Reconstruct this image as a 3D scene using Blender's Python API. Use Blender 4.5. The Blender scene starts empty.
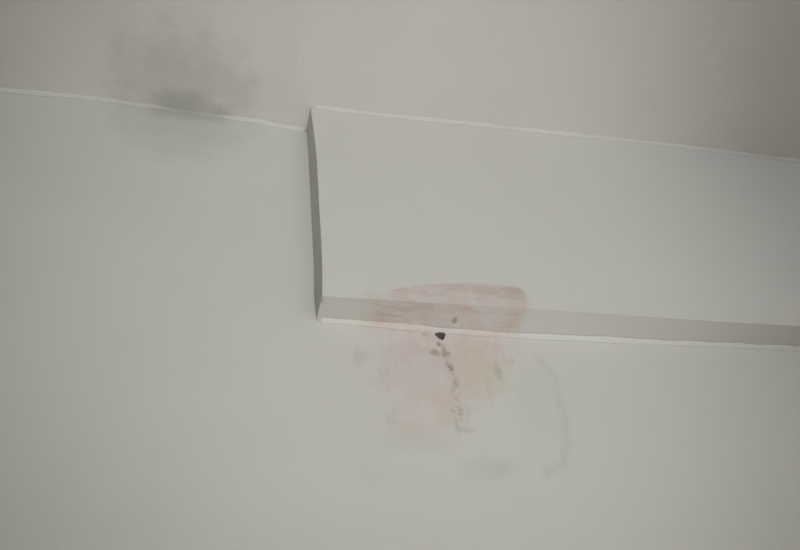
import bpy, bmesh, math, random
from mathutils import Vector, Matrix, noise

random.seed(4)
scene = bpy.context.scene
COL = scene.collection

# ------------------------------------------------------------------ camera
CAM = Vector((-0.1345, -0.7555, 1.4266))
YAW, PITCH, ROLL, FPX = 0.31898, 0.76453, -0.14960, 823.27
fw = Vector((math.sin(YAW) * math.cos(PITCH), math.cos(YAW) * math.cos(PITCH), math.sin(PITCH)))
rt0 = Vector((math.cos(YAW), -math.sin(YAW), 0))
up0 = rt0.cross(fw)
rt = rt0 * math.cos(ROLL) + up0 * math.sin(ROLL)
up = -rt0 * math.sin(ROLL) + up0 * math.cos(ROLL)
cd = bpy.data.cameras.new('camera')
cd.sensor_width = 36.0
cd.lens = FPX / 800 * 36.0
cd.clip_start = 0.02
cam = bpy.data.objects.new('camera', cd)
COL.objects.link(cam)
M = Matrix((rt, up, -fw)).transposed().to_4x4()
M.translation = CAM
cam.matrix_world = M
scene.camera = cam

# ------------------------------------------------------------------ light
w = bpy.data.worlds.new('world')
scene.world = w
w.use_nodes = True
w.node_tree.nodes['Background'].inputs[0].default_value = (1.0, 1.0, 0.99, 1)
w.node_tree.nodes['Background'].inputs[1].default_value = 1.20

ld = bpy.data.lights.new('room_lamp', 'SPOT')
ld.energy = 117
ld.color = (1.0, 0.99, 0.97)
ld.shadow_soft_size = 0.06
ld.spot_size = math.radians(30.2)
ld.spot_blend = 1.0
lamp = bpy.data.objects.new('room_lamp', ld)
COL.objects.link(lamp)
lamp.location = (0.10, -1.95, 0.42)
lamp.rotation_euler = (Vector((0.12, 0.0, 2.30)) - lamp.location).to_track_quat('-Z', 'Y').to_euler()

vs = scene.view_settings
vs.view_transform = 'Standard'
vs.look = 'None'
vs.exposure = 0.0
vs.gamma = 1.0
vs.use_curve_mapping = False


# ------------------------------------------------------------------ materials
class NT:
    """small helper around a node tree"""
    def __init__(self, tree):
        self.t = tree
        self.n = tree.nodes
        self.l = tree.links

    def _set(self, sock, v):
        if isinstance(v, bpy.types.NodeSocket):
            self.l.new(v, sock)
        else:
            sock.default_value = v

    def math(self, op, a, b=None, c=None, clamp=False):
        m = self.n.new('ShaderNodeMath')
        m.operation = op
        m.use_clamp = clamp
        self._set(m.inputs[0], a)
        if b is not None:
            self._set(m.inputs[1], b)
        if c is not None:
            self._set(m.inputs[2], c)
        return m.outputs[0]

    def step(self, v, a, b):
        m = self.n.new('ShaderNodeMapRange')
        m.interpolation_type = 'SMOOTHSTEP'
        self._set(m.inputs[0], v)
        m.inputs[1].default_value = a
        m.inputs[2].default_value = b
        return m.outputs[0]

    def noise(self, vec, scale, detail=3.0, rough=0.55):
        m = self.n.new('ShaderNodeTexNoise')
        self.l.new(vec, m.inputs['Vector'])
        m.inputs['Scale'].default_value = scale
        m.inputs['Detail'].default_value = detail
        m.inputs['Roughness'].default_value = rough
        return m.outputs['Fac']

    def mix(self, fac, a, b):
        m = self.n.new('ShaderNodeMix')
        m.data_type = 'RGBA'
        self._set(m.inputs[0], fac)
        for sock, v in ((m.inputs[6], a), (m.inputs[7], b)):
            if isinstance(v, bpy.types.NodeSocket):
                self.l.new(v, sock)
            else:
                sock.default_value = (*v, 1)
        return m.outputs[2]

    def curve(self, v, pts, y0, y1):
        """piecewise curve through pts [(v, y)], both in metres"""
        v0, v1 = pts[0][0], pts[-1][0]
        t = self.math('DIVIDE', self.math('SUBTRACT', v, v0), v1 - v0, clamp=True)
        c = self.n.new('ShaderNodeFloatCurve')
        cm = c.mapping.curves[0]
        P = [((a - v0) / (v1 - v0), (b - y0) / (y1 - y0)) for a, b in pts]
        cm.points[0].location = P[0]
        cm.points[1].location = P[-1]
        for q in P[1:-1]:
            cm.points.new(*q)
        c.mapping.update()
        self.l.new(t, c.inputs['Value'])
        return self.math('MULTIPLY_ADD', c.outputs[0], y1 - y0, y0)


def stain_group(name, leak, specked, damp):
    """old paint with what the leak left on it: the pink-brown stain, the drip and specks under
    the hole, the dried tide mark and the grey-green damp patch in the corner.
    Measured in metres on the building (x along the wall, z up)."""
    g = bpy.data.node_groups.new(name, 'ShaderNodeTree')
    g.interface.new_socket('Base', in_out='INPUT', socket_type='NodeSocketColor')
    g.interface.new_socket('Color', in_out='OUTPUT', socket_type='NodeSocketColor')
    g.interface.new_socket('Height', in_out='OUTPUT', socket_type='NodeSocketFloat')
    t = NT(g)
    gi = t.n.new('NodeGroupInput')
    go = t.n.new('NodeGroupOutput')
    geo = t.n.new('ShaderNodeNewGeometry')
    P = geo.outputs['Position']
    sx = t.n.new('ShaderNodeSeparateXYZ')
    t.l.new(P, sx.inputs[0])
    x, y, z = sx.outputs

    def stretched(sc):
        mp = t.n.new('ShaderNodeMapping')
        mp.inputs['Scale'].default_value = sc
        t.l.new(P, mp.inputs['Vector'])
        return mp.outputs[0]

    def inv(v):
        return t.math('SUBTRACT', 1.0, v)

    def mul(*a):
        r = a[0]
        for b in a[1:]:
            r = t.math('MULTIPLY', r, b)
        return r

    def sq(v, c, r):
        return t.math('POWER', t.math('DIVIDE', t.math('SUBTRACT', v, c), r), 2.0)

    n1 = t.math('SUBTRACT', t.noise(P, 26, 4, 0.6), 0.5)
    n2 = t.math('SUBTRACT', t.noise(P, 90, 3, 0.6), 0.5)
    n3 = t.math('SUBTRACT', t.noise(P, 190, 3, 0.65), 0.5)
    cl = t.noise(P, 45, 4, 0.65)
    hgt = t.math('MULTIPLY', t.noise(P, 14, 4, 0.55), 0.6)

    # faint unevenness of the old paint everywhere
    col = t.mix(mul(t.step(t.noise(P, 5.0, 3, 0.55), 0.35, 0.70), 0.5), gi.outputs[0], t.mix(0.07, gi.outputs[0], (0.20, 0.18, 0.16)))

    if leak:
        st = t.noise(stretched((1.0, 1.0, 0.20)), 80, 3, 0.6)          # runs down
        hs = t.noise(stretched((0.20, 1.0, 1.0)), 105, 3, 0.6)         # brushed along
        L = t.curve(z, [(1.920, .110), (1.945, .090), (1.990, .074), (2.036, .066), (2.088, .070),
                        (2.101, .066), (2.122, .098), (2.136, .160), (2.142, .215)], 0.0, 0.3)
        Rr = t.curve(z, [(1.920, .150), (1.945, .166), (1.990, .188), (2.036, .228), (2.088, .250),
                         (2.101, .262), (2.122, .267), (2.136, .264), (2.142, .222)], 0.0, 0.3)
        low = inv(t.step(z, 2.080, 2.098))                              # on the wall the edge is looser
        amp = t.math('MULTIPLY_ADD', low, 0.075, 0.022)
        warp = t.math('ADD', mul(n1, amp), mul(n2, 0.020))
        warp = t.math('ADD', warp, mul(t.math('SUBTRACT', st, 0.5), mul(low, 0.05)))
        inside = t.math('ADD', t.math('MINIMUM', t.math('MULTIPLY', t.math('SUBTRACT', x, L), 0.75),
                                      t.math('SUBTRACT', Rr, x)), warp)
        ends = mul(t.step(t.math('ADD', z, mul(n1, 0.16)), 1.905, 1.985), inv(t.step(t.math('ADD', z, mul(n2, 0.006)), 2.133, 2.144)))
        soft = t.step(inside, -0.014, 0.030)
        hard = t.step(inside, -0.004, 0.010)
        edge = t.math('ADD', mul(soft, low), mul(hard, inv(low)))
        body = mul(edge, ends)
        dens = t.math('MULTIPLY_ADD', t.step(cl, 0.34, 0.64), 0.65, 0.35)
        m_l = mul(body, dens)
        col = t.mix(mul(m_l, t.math('MULTIPLY_ADD', t.step(z, 1.93, 2.06), 0.22, 0.74)), col, (0.575, 0.489, 0.463))
        # pale worn streaks inside
        col = t.mix(mul(body, t.step(st, 0.56, 0.74), 0.45), col, (0.640, 0.600, 0.565))
        # tan heart, right of the drip, and a small one low on the left
        for (a, c, rw, rh, s) in [(.196, 2.035, .040, .052, .75), (.092, 1.945, .030, .016, .35),
                                  (.150, 1.975, .03, .035, .35), (.252, 2.115, .016, .030, .55),
                                  (.062, 2.098, .014, .016, .50)]:
            e = t.math('ADD', sq(x, a, rw), sq(z, c, rh))
            e = t.math('ADD', e, mul(n1, 2.4))
            col = t.mix(mul(inv(t.step(e, 0.1, 1.3)), s, t.math('MULTIPLY_ADD', cl, 0.9, 0.35, clamp=True)),
                        col, (0.570, 0.500, 0.415))
        # dried rim and brown runs
        rim = inv(t.step(t.math('ABSOLUTE', t.math('SUBTRACT', inside, 0.008)), 0.0, 0.010))
        col = t.mix(mul(rim, ends, t.step(st, 0.46, 0.70), 0.28), col, (0.40, 0.35, 0.31))
        col = t.mix(mul(body, t.step(t.noise(stretched((1.0, 1.0, 0.35)), 140, 2, 0.6), 0.56, 0.76), 0.22),
                    col, (0.42, 0.35, 0.30))
        # brown brushed lines on the casing
        col = t.mix(mul(body, t.step(z, 2.094, 2.099), t.step(hs, 0.47, 0.70), 0.42), col, (0.40, 0.325, 0.285))
        top = mul(body, t.step(t.math('ADD', z, mul(n1, 0.014)), 2.124, 2.134), t.step(x, 0.15, 0.20))
        col = t.mix(mul(top, 0.35), col, (0.42, 0.34, 0.30))
        hgt = t.math('ADD', hgt, mul(m_l, cl, 0.9))
        # speck on the underside
        e = t.math('ADD', t.math('ADD', sq(x, .172, .0040), sq(y, -.018, .0060)), mul(n2, 3.0))
        e = t.math('ADD', e, sq(z, 2.098, .006))
        col = t.mix(mul(inv(t.step(e, 0.0, 1.6)), 0.5), col, (0.16, 0.12, 0.10))

    if specked:
        # drip line and mould specks below the hole
        cx = t.curve(z, [(1.93, .1590), (1.952, .1555), (1.975, .1580), (2.012, .1615), (2.036, .1615),
                         (2.06, .1560), (2.09, .1555)], 0.1, 0.2)
        dd = t.math('ABSOLUTE', t.math('SUBTRACT', x, t.math('ADD', cx, mul(n2, 0.030))))
        drip = mul(inv(t.step(dd, 0.0, 0.0065)), t.step(z, 1.925, 1.955), inv(t.step(z, 2.078, 2.090)),
                   t.step(t.noise(P, 130, 2, 0.5), 0.42, 0.62))
        col = t.mix(mul(drip, 0.36), col, (0.25, 0.195, 0.16))
        # x, z, half width, half height, strength
        specks = [(.1515, 2.0715, .0032, .0034, .55), (.1455, 2.0585, .0058, .0050, .50),
                  (.1590, 2.0575, .0062, .0052, .50), (.1625, 2.0365, .0040, .0058, .60),
                  (.1650, 2.0130, .0036, .0060, .35), (.1640, 1.9720, .0034, .0065, .30),
                  (.1660, 1.9450, .0110, .0040, .16), (.1360, 2.0870, .0050, .0032, .30),
                  (.1530, 2.0965, .0046, .0030, .40), 
                  (.2230, 2.0330, .0045, .0130, .24), (.0480, 2.0450, .0070, .0150, .13),
                  (.0780, 1.9560, .0060, .0090, .12)]
        acc = None
        for (a, c, rw, rh, s) in specks:
            d = t.math('ADD', t.math('ADD', sq(x, a, rw), sq(z, c, rh)), mul(n3, 4.5))
            k = mul(inv(t.step(d, -0.6, 2.2)), s)
            acc = k if acc is None else t.math('MAXIMUM', acc, k)
        col = t.mix(acc, col, (0.135, 0.100, 0.080))
        # dried tide mark right of the stain, along a polyline
        path = [(.2860, 2.060), (.2945, 2.022), (.2950, 1.980), (.2880, 1.935), (.2750, 1.903), (.2480, 1.892)]
        xw = t.math('ADD', x, mul(n1, 0.026))
        zw = t.math('ADD', z, mul(n2, 0.016))
        dist = None
        for (ax, az), (bx, bz) in zip(path, path[1:]):
            ux, uz = bx - ax, bz - az
            q = ux * ux + uz * uz
            px, pz = t.math('SUBTRACT', xw, ax), t.math('SUBTRACT', zw, az)
            h = t.math('ADD', t.math('MULTIPLY', px, ux / q), t.math('MULTIPLY', pz, uz / q), clamp=True)
            ex = t.math('SUBTRACT', px, t.math('MULTIPLY', h, ux))
            ez = t.math('SUBTRACT', pz, t.math('MULTIPLY', h, uz))
            d = t.math('SQRT', t.math('ADD', mul(ex, ex), mul(ez, ez)))
            dist = d if dist is None else t.math('MINIMUM', dist, d)
        tide = mul(inv(t.step(dist, 0.0, 0.010)), t.math('MULTIPLY_ADD', cl, 1.1, 0.0, clamp=True), 0.42)
        col = t.mix(tide, col, (0.39, 0.39, 0.37))
        # grey damp smudges low on the wall
        for (a, c, rw, rh, s) in [(.178, 1.893, .032, .022, .22), (.205, 1.900, .020, .014, .14),
                                  (.100, 1.928, .06, .016, .16), (.262, 2.00, .028, .075, .12),
                                  (.050, 1.885, .02, .012, .10)]:
            d = t.math('ADD', t.math('ADD', sq(x, a, rw), sq(z, c, rh)), mul(n1, 3.0))
            col = t.mix(mul(inv(t.step(d, -0.1, 1.3)), s), col, (0.40, 0.41, 0.395))

    if damp:
        # grey-green damp patch in the corner of wall and ceiling
        def ell(cx_, cy_, cz_, rx, ry, rz, nz):
            d = t.math('ADD', sq(x, cx_, rx), sq(y, cy_, ry))
            return t.math('ADD', t.math('ADD', d, sq(z, cz_, rz)), mul(n1, nz))
        d1 = ell(-0.190, -0.035, 2.505, 0.125, 0.125, 0.130, 1.8)
        col = t.mix(mul(inv(t.step(d1, -0.1, 1.30)), 0.40), col, (0.385, 0.388, 0.335))
        d2 = ell(-0.188, -0.004, 2.506, 0.070, 0.035, 0.020, 1.8)
        col = t.mix(mul(inv(t.step(d2, -0.1, 1.40)), 0.48), col, (0.335, 0.337, 0.290))

    t.l.new(col, go.inputs[0])
    t.l.new(hgt, go.inputs[1])
    return g


S_WALL = stain_group('wall_stains', True, True, True)
S_CEIL = stain_group('ceiling_stains', False, False, True)
S_BOX = stain_group('casing_stains', True, False, False)
S_PLAIN = stain_group('plain_paint', False, False, False)


def plaster(name, base, group, rough=0.75, bump=0.10):
    m = bpy.data.materials.new(name)
    m.use_nodes = True
    t = NT(m.node_tree)
    b = t.n['Principled BSDF']
    b.inputs['Roughness'].default_value = rough
    b.inputs['Specular IOR Level'].default_value = 0.25
    g = t.n.new('ShaderNodeGroup')
    g.node_tree = group
    g.inputs[0].default_value = (*base, 1)
    t.l.new(g.outputs[0], b.inputs['Base Color'])
    bp = t.n.new('ShaderNodeBump')
    bp.inputs['Strength'].default_value = bump
    bp.inputs['Distance'].default_value = 0.006
    t.l.new(g.outputs[1], bp.inputs['Height'])
    t.l.new(bp.outputs[0], b.inputs['Normal'])
    return m


def simple(name, base, rough=0.9, amp=0.25, scale=300):
    m = bpy.data.materials.new(name)
    m.use_nodes = True
    t = NT(m.node_tree)
    b = t.n['Principled BSDF']
    b.inputs['Roughness'].default_value = rough
    tc = t.n.new('ShaderNodeTexCoord')
    f = t.noise(tc.outputs['Object'], scale, 3, 0.6)
    t.l.new(t.mix(f, tuple(c * (1 - amp) for c in base), tuple(min(1, c * (1 + amp)) for c in base)),
            b.inputs['Base Color'])
    return m


M_WALL = plaster('wall_paint', (0.582, 0.582, 0.556), S_WALL)
M_CEIL = plaster('ceiling_paint', (0.680, 0.677, 0.655), S_CEIL)
M_BOX = plaster('casing_paint', (0.588, 0.586, 0.562), S_BOX, bump=0.07)
M_PANEL = plaster('casing_paint_clean', (0.588, 0.586, 0.562), S_PLAIN, bump=0.07)
M_SIDE = plaster('side_wall_paint', (0.582, 0.582, 0.556), S_PLAIN)
M_BEAD_CORNER = plaster('caulk_damp', (0.60, 0.60, 0.58), S_CEIL, rough=0.6, bump=0.05)
M_BEAD = plaster('caulk', (0.60, 0.60, 0.58), S_PLAIN, rough=0.6, bump=0.05)
M_BEAD_LEAK = plaster('caulk_leak', (0.60, 0.60, 0.58), S_BOX, rough=0.6, bump=0.05)
M_HOLE = simple('damp_plaster_core', (0.16, 0.125, 0.105))
M_FLOOR = simple('floor_boards', (0.62, 0.57, 0.50), 0.6, 0.15, 6)


# ------------------------------------------------------------------ helpers
def interp(pts, v):
    if v <= pts[0][0]:
        return pts[0][1]
    for (a, b), (c, d) in zip(pts, pts[1:]):
        if v <= c:
            k = (v - a) / (c - a)
            k = k * k * (3 - 2 * k)
            return b + (d - b) * k
    return pts[-1][1]


# the old ceiling is not level: its height along the wall
CEIL = [(-1.2, 2.505), (-0.45, 2.5086), (-0.31, 2.5142), (-0.235, 2.5105), (-0.08, 2.5035), (-0.018, 2.4945),
        (0.08, 2.4947), (0.35, 2.5015), (0.58, 2.5072), (0.70, 2.508), (0.83, 2.5058), (1.4, 2.505)]
BOT_WALL = [(0, 2.1005), (0.237, 2.0945), (0.40, 2.0970), (0.68, 2.1015), (1.2, 2.103)]
BOT_FACE = [(0, 2.0995), (0.257, 2.1020), (0.53, 2.1020), (0.65, 2.1035), (1.2, 2.105)]
D = 0.0444
X0, X1 = -1.5, 2.6


def xs(a, b):
    out = [a]
    v = a
    while v < b - 1e-6:
        v = v + (0.01 if -0.6 < v < 1.2 else 0.2)
        out.append(min(v, b))
    return out


def link(name, bm, mat, parent=None, smooth=False):
    me = bpy.data.meshes.new(name)
    bmesh.ops.recalc_face_normals(bm, faces=bm.faces)
    bm.to_mesh(me)
    bm.free()
    for p in me.polygons:
        p.use_smooth = smooth
    me.materials.append(mat)
    o = bpy.data.objects.new(name, me)
    COL.objects.link(o)
    if parent:
        o.parent = parent
        o.matrix_parent_inverse = parent.matrix_world.inverted()
    return o


def struct(o, label, cat):
    o['kind'] = 'structure'
    o['label'] = label
    o['category'] = cat
    return o


def loft(sections, closed_ends=True):
    """sections: list of rings (equal length lists of points)"""
    bm = bmesh.new()
    rings = [[bm.verts.new(p) for p in s] for s in sections]
    n = len(rings[0])
    for a, b in zip(rings, rings[1:]):
        for i in range(n):
            bm.faces.new((a[i], a[(i + 1) % n], b[(i + 1) % n], b[i]))
    if closed_ends:
        bm.faces.new(rings[0])
        bm.faces.new(list(reversed(rings[-1])))
    return bm


# ------------------------------------------------------------------ ceiling
def ceil_z(x, yy):       # the waviness is worst along the joint and dies out into the room
    k = min(1.0, max(0.0, (-yy - D) / 0.40))
    k = 1 - k * k * (3 - 2 * k)
    return 2.504 + (interp(CEIL, x) - 2.504) * k


CY = [0.0, -D] + [-D - 0.02 * i for i in range(1, 21)] + [-1.0, -3.6]
bm = loft([[(x, yy, ceil_z(x, yy)) for yy in CY] + [(x, -3.6, 2.62), (x, 0.0, 2.62)] for x in xs(X0, X1)])
struct(link('ceiling', bm, M_CEIL), 'off-white painted plaster ceiling above the wall and boxing', 'ceiling')

# ------------------------------------------------------------------ back wall with the broken hole
HX, HZ = 0.1565, 2.0865
hole = []
NH = 18
for i in range(NH):
    a = 2 * math.pi * i / NH
    r = 0.0066 * (1 + 0.28 * noise.noise(Vector((math.cos(a) * 1.3, math.sin(a) * 1.3, 3.1))))
    wx = 1.20 if math.sin(a) > 0 else 0.86          # broader at the top, as it broke
    hole.append((HX + r * wx * math.cos(a), HZ + r * 0.95 * math.sin(a)))
ZT = 2.62
bm = bmesh.new()
outer = [bm.verts.new(p) for p in ((X0, 0, 0), (X1, 0, 0), (X1, 0, ZT), (X0, 0, ZT))]
back = [bm.verts.new(p) for p in ((X0, .12, 0), (X1, .12, 0), (X1, .12, ZT), (X0, .12, ZT))]
inner = [bm.verts.new((hx, 0, hz)) for hx, hz in hole]
edges = [bm.edges.new((outer[i], outer[(i + 1) % 4])) for i in range(4)]
edges += [bm.edges.new((inner[i], inner[(i + 1) % NH])) for i in range(NH)]
bmesh.ops.triangle_fill(bm, use_beauty=True, use_dissolve=False, edges=edges)
for i in range(4):
    bm.faces.new((outer[i], outer[(i + 1) % 4], back[(i + 1) % 4], back[i]))
bm.faces.new(back)
wall = struct(link('wall_back', bm, M_WALL),
              'off-white painted plaster wall with a pinkish leak stain', 'wall')

# lining of the hole: a ragged pocket in the plaster
bm = bmesh.new()
prev = None
for dep, k in ((0.0, 1.0), (0.004, 0.93), (0.010, 0.72), (0.014, 0.35)):
    ring = [bm.verts.new((HX + (hx - HX) * k, dep, HZ + (hz - HZ) * k)) for hx, hz in hole]
    if prev:
        for i in range(NH):
            bm.faces.new((prev[i], prev[(i + 1) % NH], ring[(i + 1) % NH], ring[i]))
    prev = ring
bm.faces.new(prev)
pit = link('plaster_hole', bm, M_HOLE, wall)
pit['label'] = 'small dark broken hole in the stained plaster'

# ------------------------------------------------------------------ floor
bm = loft([[(x, -3.6, 0), (x, 0.12, 0), (x, 0.12, -0.05), (x, -3.6, -0.05)] for x in (X0, X1)])
struct(link('floor', bm, M_FLOOR), 'plain floor of the room below the wall', 'floor')

# side walls of the room
for nm, xa, xb, lb in (('wall_left', X0 - 0.12, X0, 'left'), ('wall_right', X1, X1 + 0.12, 'right')):
    bm = loft([[(x, -3.6, -0.05), (x, 0.12, -0.05), (x, 0.12, 2.62), (x, -3.6, 2.62)] for x in (xa, xb)])
    struct(link(nm, bm, M_SIDE), 'off-white painted plaster side wall on the ' + lb, 'wall')

# ------------------------------------------------------------------ boxed-in bulkhead
box = bpy.data.objects.new('boxed_bulkhead', None)
box.empty_display_size = 0.1
COL.objects.link(box)
box.location = (0, 0, 2.1)
bpy.context.view_layer.update()
box['label'] = 'off-white boxed-in bulkhead between wall and ceiling, underside stained by a leak'
box['category'] = 'bulkhead'
TH = 0.012
BX = xs(0.0, X1)


def bow(k):             # the end board is slightly bowed; k = 0 at the bottom, 1 at the top
    return 0.0034 * math.sin(math.pi * min(1.0, k * 1.05)) + 0.0006 * math.sin(11 * k)


def und(x, s):          # height of the underside; s = 0 at the face, 1 at the wall
    return interp(BOT_FACE, x) * (1 - s) + interp(BOT_WALL, x) * s


NZ = 20
bm = bmesh.new()
grid = {}
for i, x in enumerate(BX):
    for side, yy in ((0, -D), (1, -D + TH)):
        for j in range(NZ + 1):
            k = j / NZ
            zb = und(x, side * TH / D)
            grid[i, side, j] = bm.verts.new((bow(k) if i == 0 else x, yy, zb + (interp(CEIL, x) - zb) * k))
for i in range(len(BX) - 1):
    for side in (0, 1):
        for j in range(NZ):
            bm.faces.new((grid[i, side, j], grid[i + 1, side, j], grid[i + 1, side, j + 1], grid[i, side, j + 1]))
    for j in (0, NZ):
        bm.faces.new((grid[i, 0, j], grid[i + 1, 0, j], grid[i + 1, 1, j], grid[i, 1, j]))
for i in (0, len(BX) - 1):
    for j in range(NZ):
        bm.faces.new((grid[i, 0, j], grid[i, 1, j], grid[i, 1, j + 1], grid[i, 0, j + 1]))
link('front_panel', bm, M_BOX, box)
# underside panel between front panel and wall

f0 = TH / D
bm = loft([[(x, -D + TH, und(x, f0)), (x, 0, und(x, 1)), (x, 0, und(x, 1) + TH), (x, -D + TH, und(x, f0) + TH)]
           for x in BX])
link('underside_panel', bm, M_BOX, box)
# end panel closing the left end
zc = interp(CEIL, 0)
secs = []
for j in range(NZ + 1):
    k = j / NZ
    zf = und(0, 0) + (zc - und(0, 0)) * k
    zw = und(0, 1) + (zc - und(0, 1)) * k
    fx = bow(k) - 0.0004
    secs.append([(fx, -D, zf), (-0.0008, 0, zw), (0.010, 0, zw), (0.012, -D + TH, zf)])
bm = loft(secs)
link('end_panel', bm, M_PANEL, box)


# ------------------------------------------------------------------ caulk beads along the joints
def bead(name, pts, nrm, r, label, seed, mat, gap=None):
    """half-round bead of filler; nrm = (n1, n2) are the outward directions of the two faces it joins"""
    n1, n2 = Vector(nrm[0]), Vector(nrm[1])
    secs = []
    for i, p in enumerate(pts):
        p = Vector(p)
        k = 1 + 0.45 * noise.noise(Vector((p.x * 22, seed, 0))) + 0.25 * noise.noise(Vector((p.x * 70, seed, 5)))
        if gap:
            k *= gap(p.x)
        if i in (0, len(pts) - 1):
            k *= 0.4
        rr = max(r * k, 0.0004)
        ring = [p]
        for j in range(7):
            a = math.pi / 2 * j / 6
            ring.append(p + n1 * rr * math.cos(a) ** 1.7 + n2 * rr * max(0.0, math.sin(a)) ** 1.7)
        secs.append(ring)
    bm = loft(secs)
    o = link(name, bm, mat, smooth=True)
    return struct(o, label, 'trim')


def fine(a, b, s=0.006):
    n = int((b - a) / s)
    return [a + (b - a) * i / n for i in range(n + 1)]


def missing(x):
    return 1.0 - 0.8 * max(0.0, 1 - ((x + 0.185) / 0.05) ** 2) ** 0.5 if abs(x + 0.185) < 0.05 else 1.0


bead('trim_1', [(x, 0, interp(CEIL, x)) for x in fine(-1.49, -0.003)], ((0, -1, 0), (0, 0, -1)), 0.0050,
     'thin white filler line between wall and ceiling, left of the boxing', 1.3, M_BEAD_CORNER, missing)
bead('trim_2', [(x, -D, interp(CEIL, x)) for x in fine(0.001, 2.59)], ((0, -1, 0), (0, 0, -1)), 0.0044,
     'thin white filler line along the top of the boxing', 4.7, M_BEAD)
bead('trim_3', [(x, 0, interp(BOT_WALL, x)) for x in fine(0.001, 2.59)], ((0, -1, 0), (0, 0, -1)), 0.0052,
     'thin white filler line between wall and underside of the boxing', 8.2, M_BEAD_LEAK)
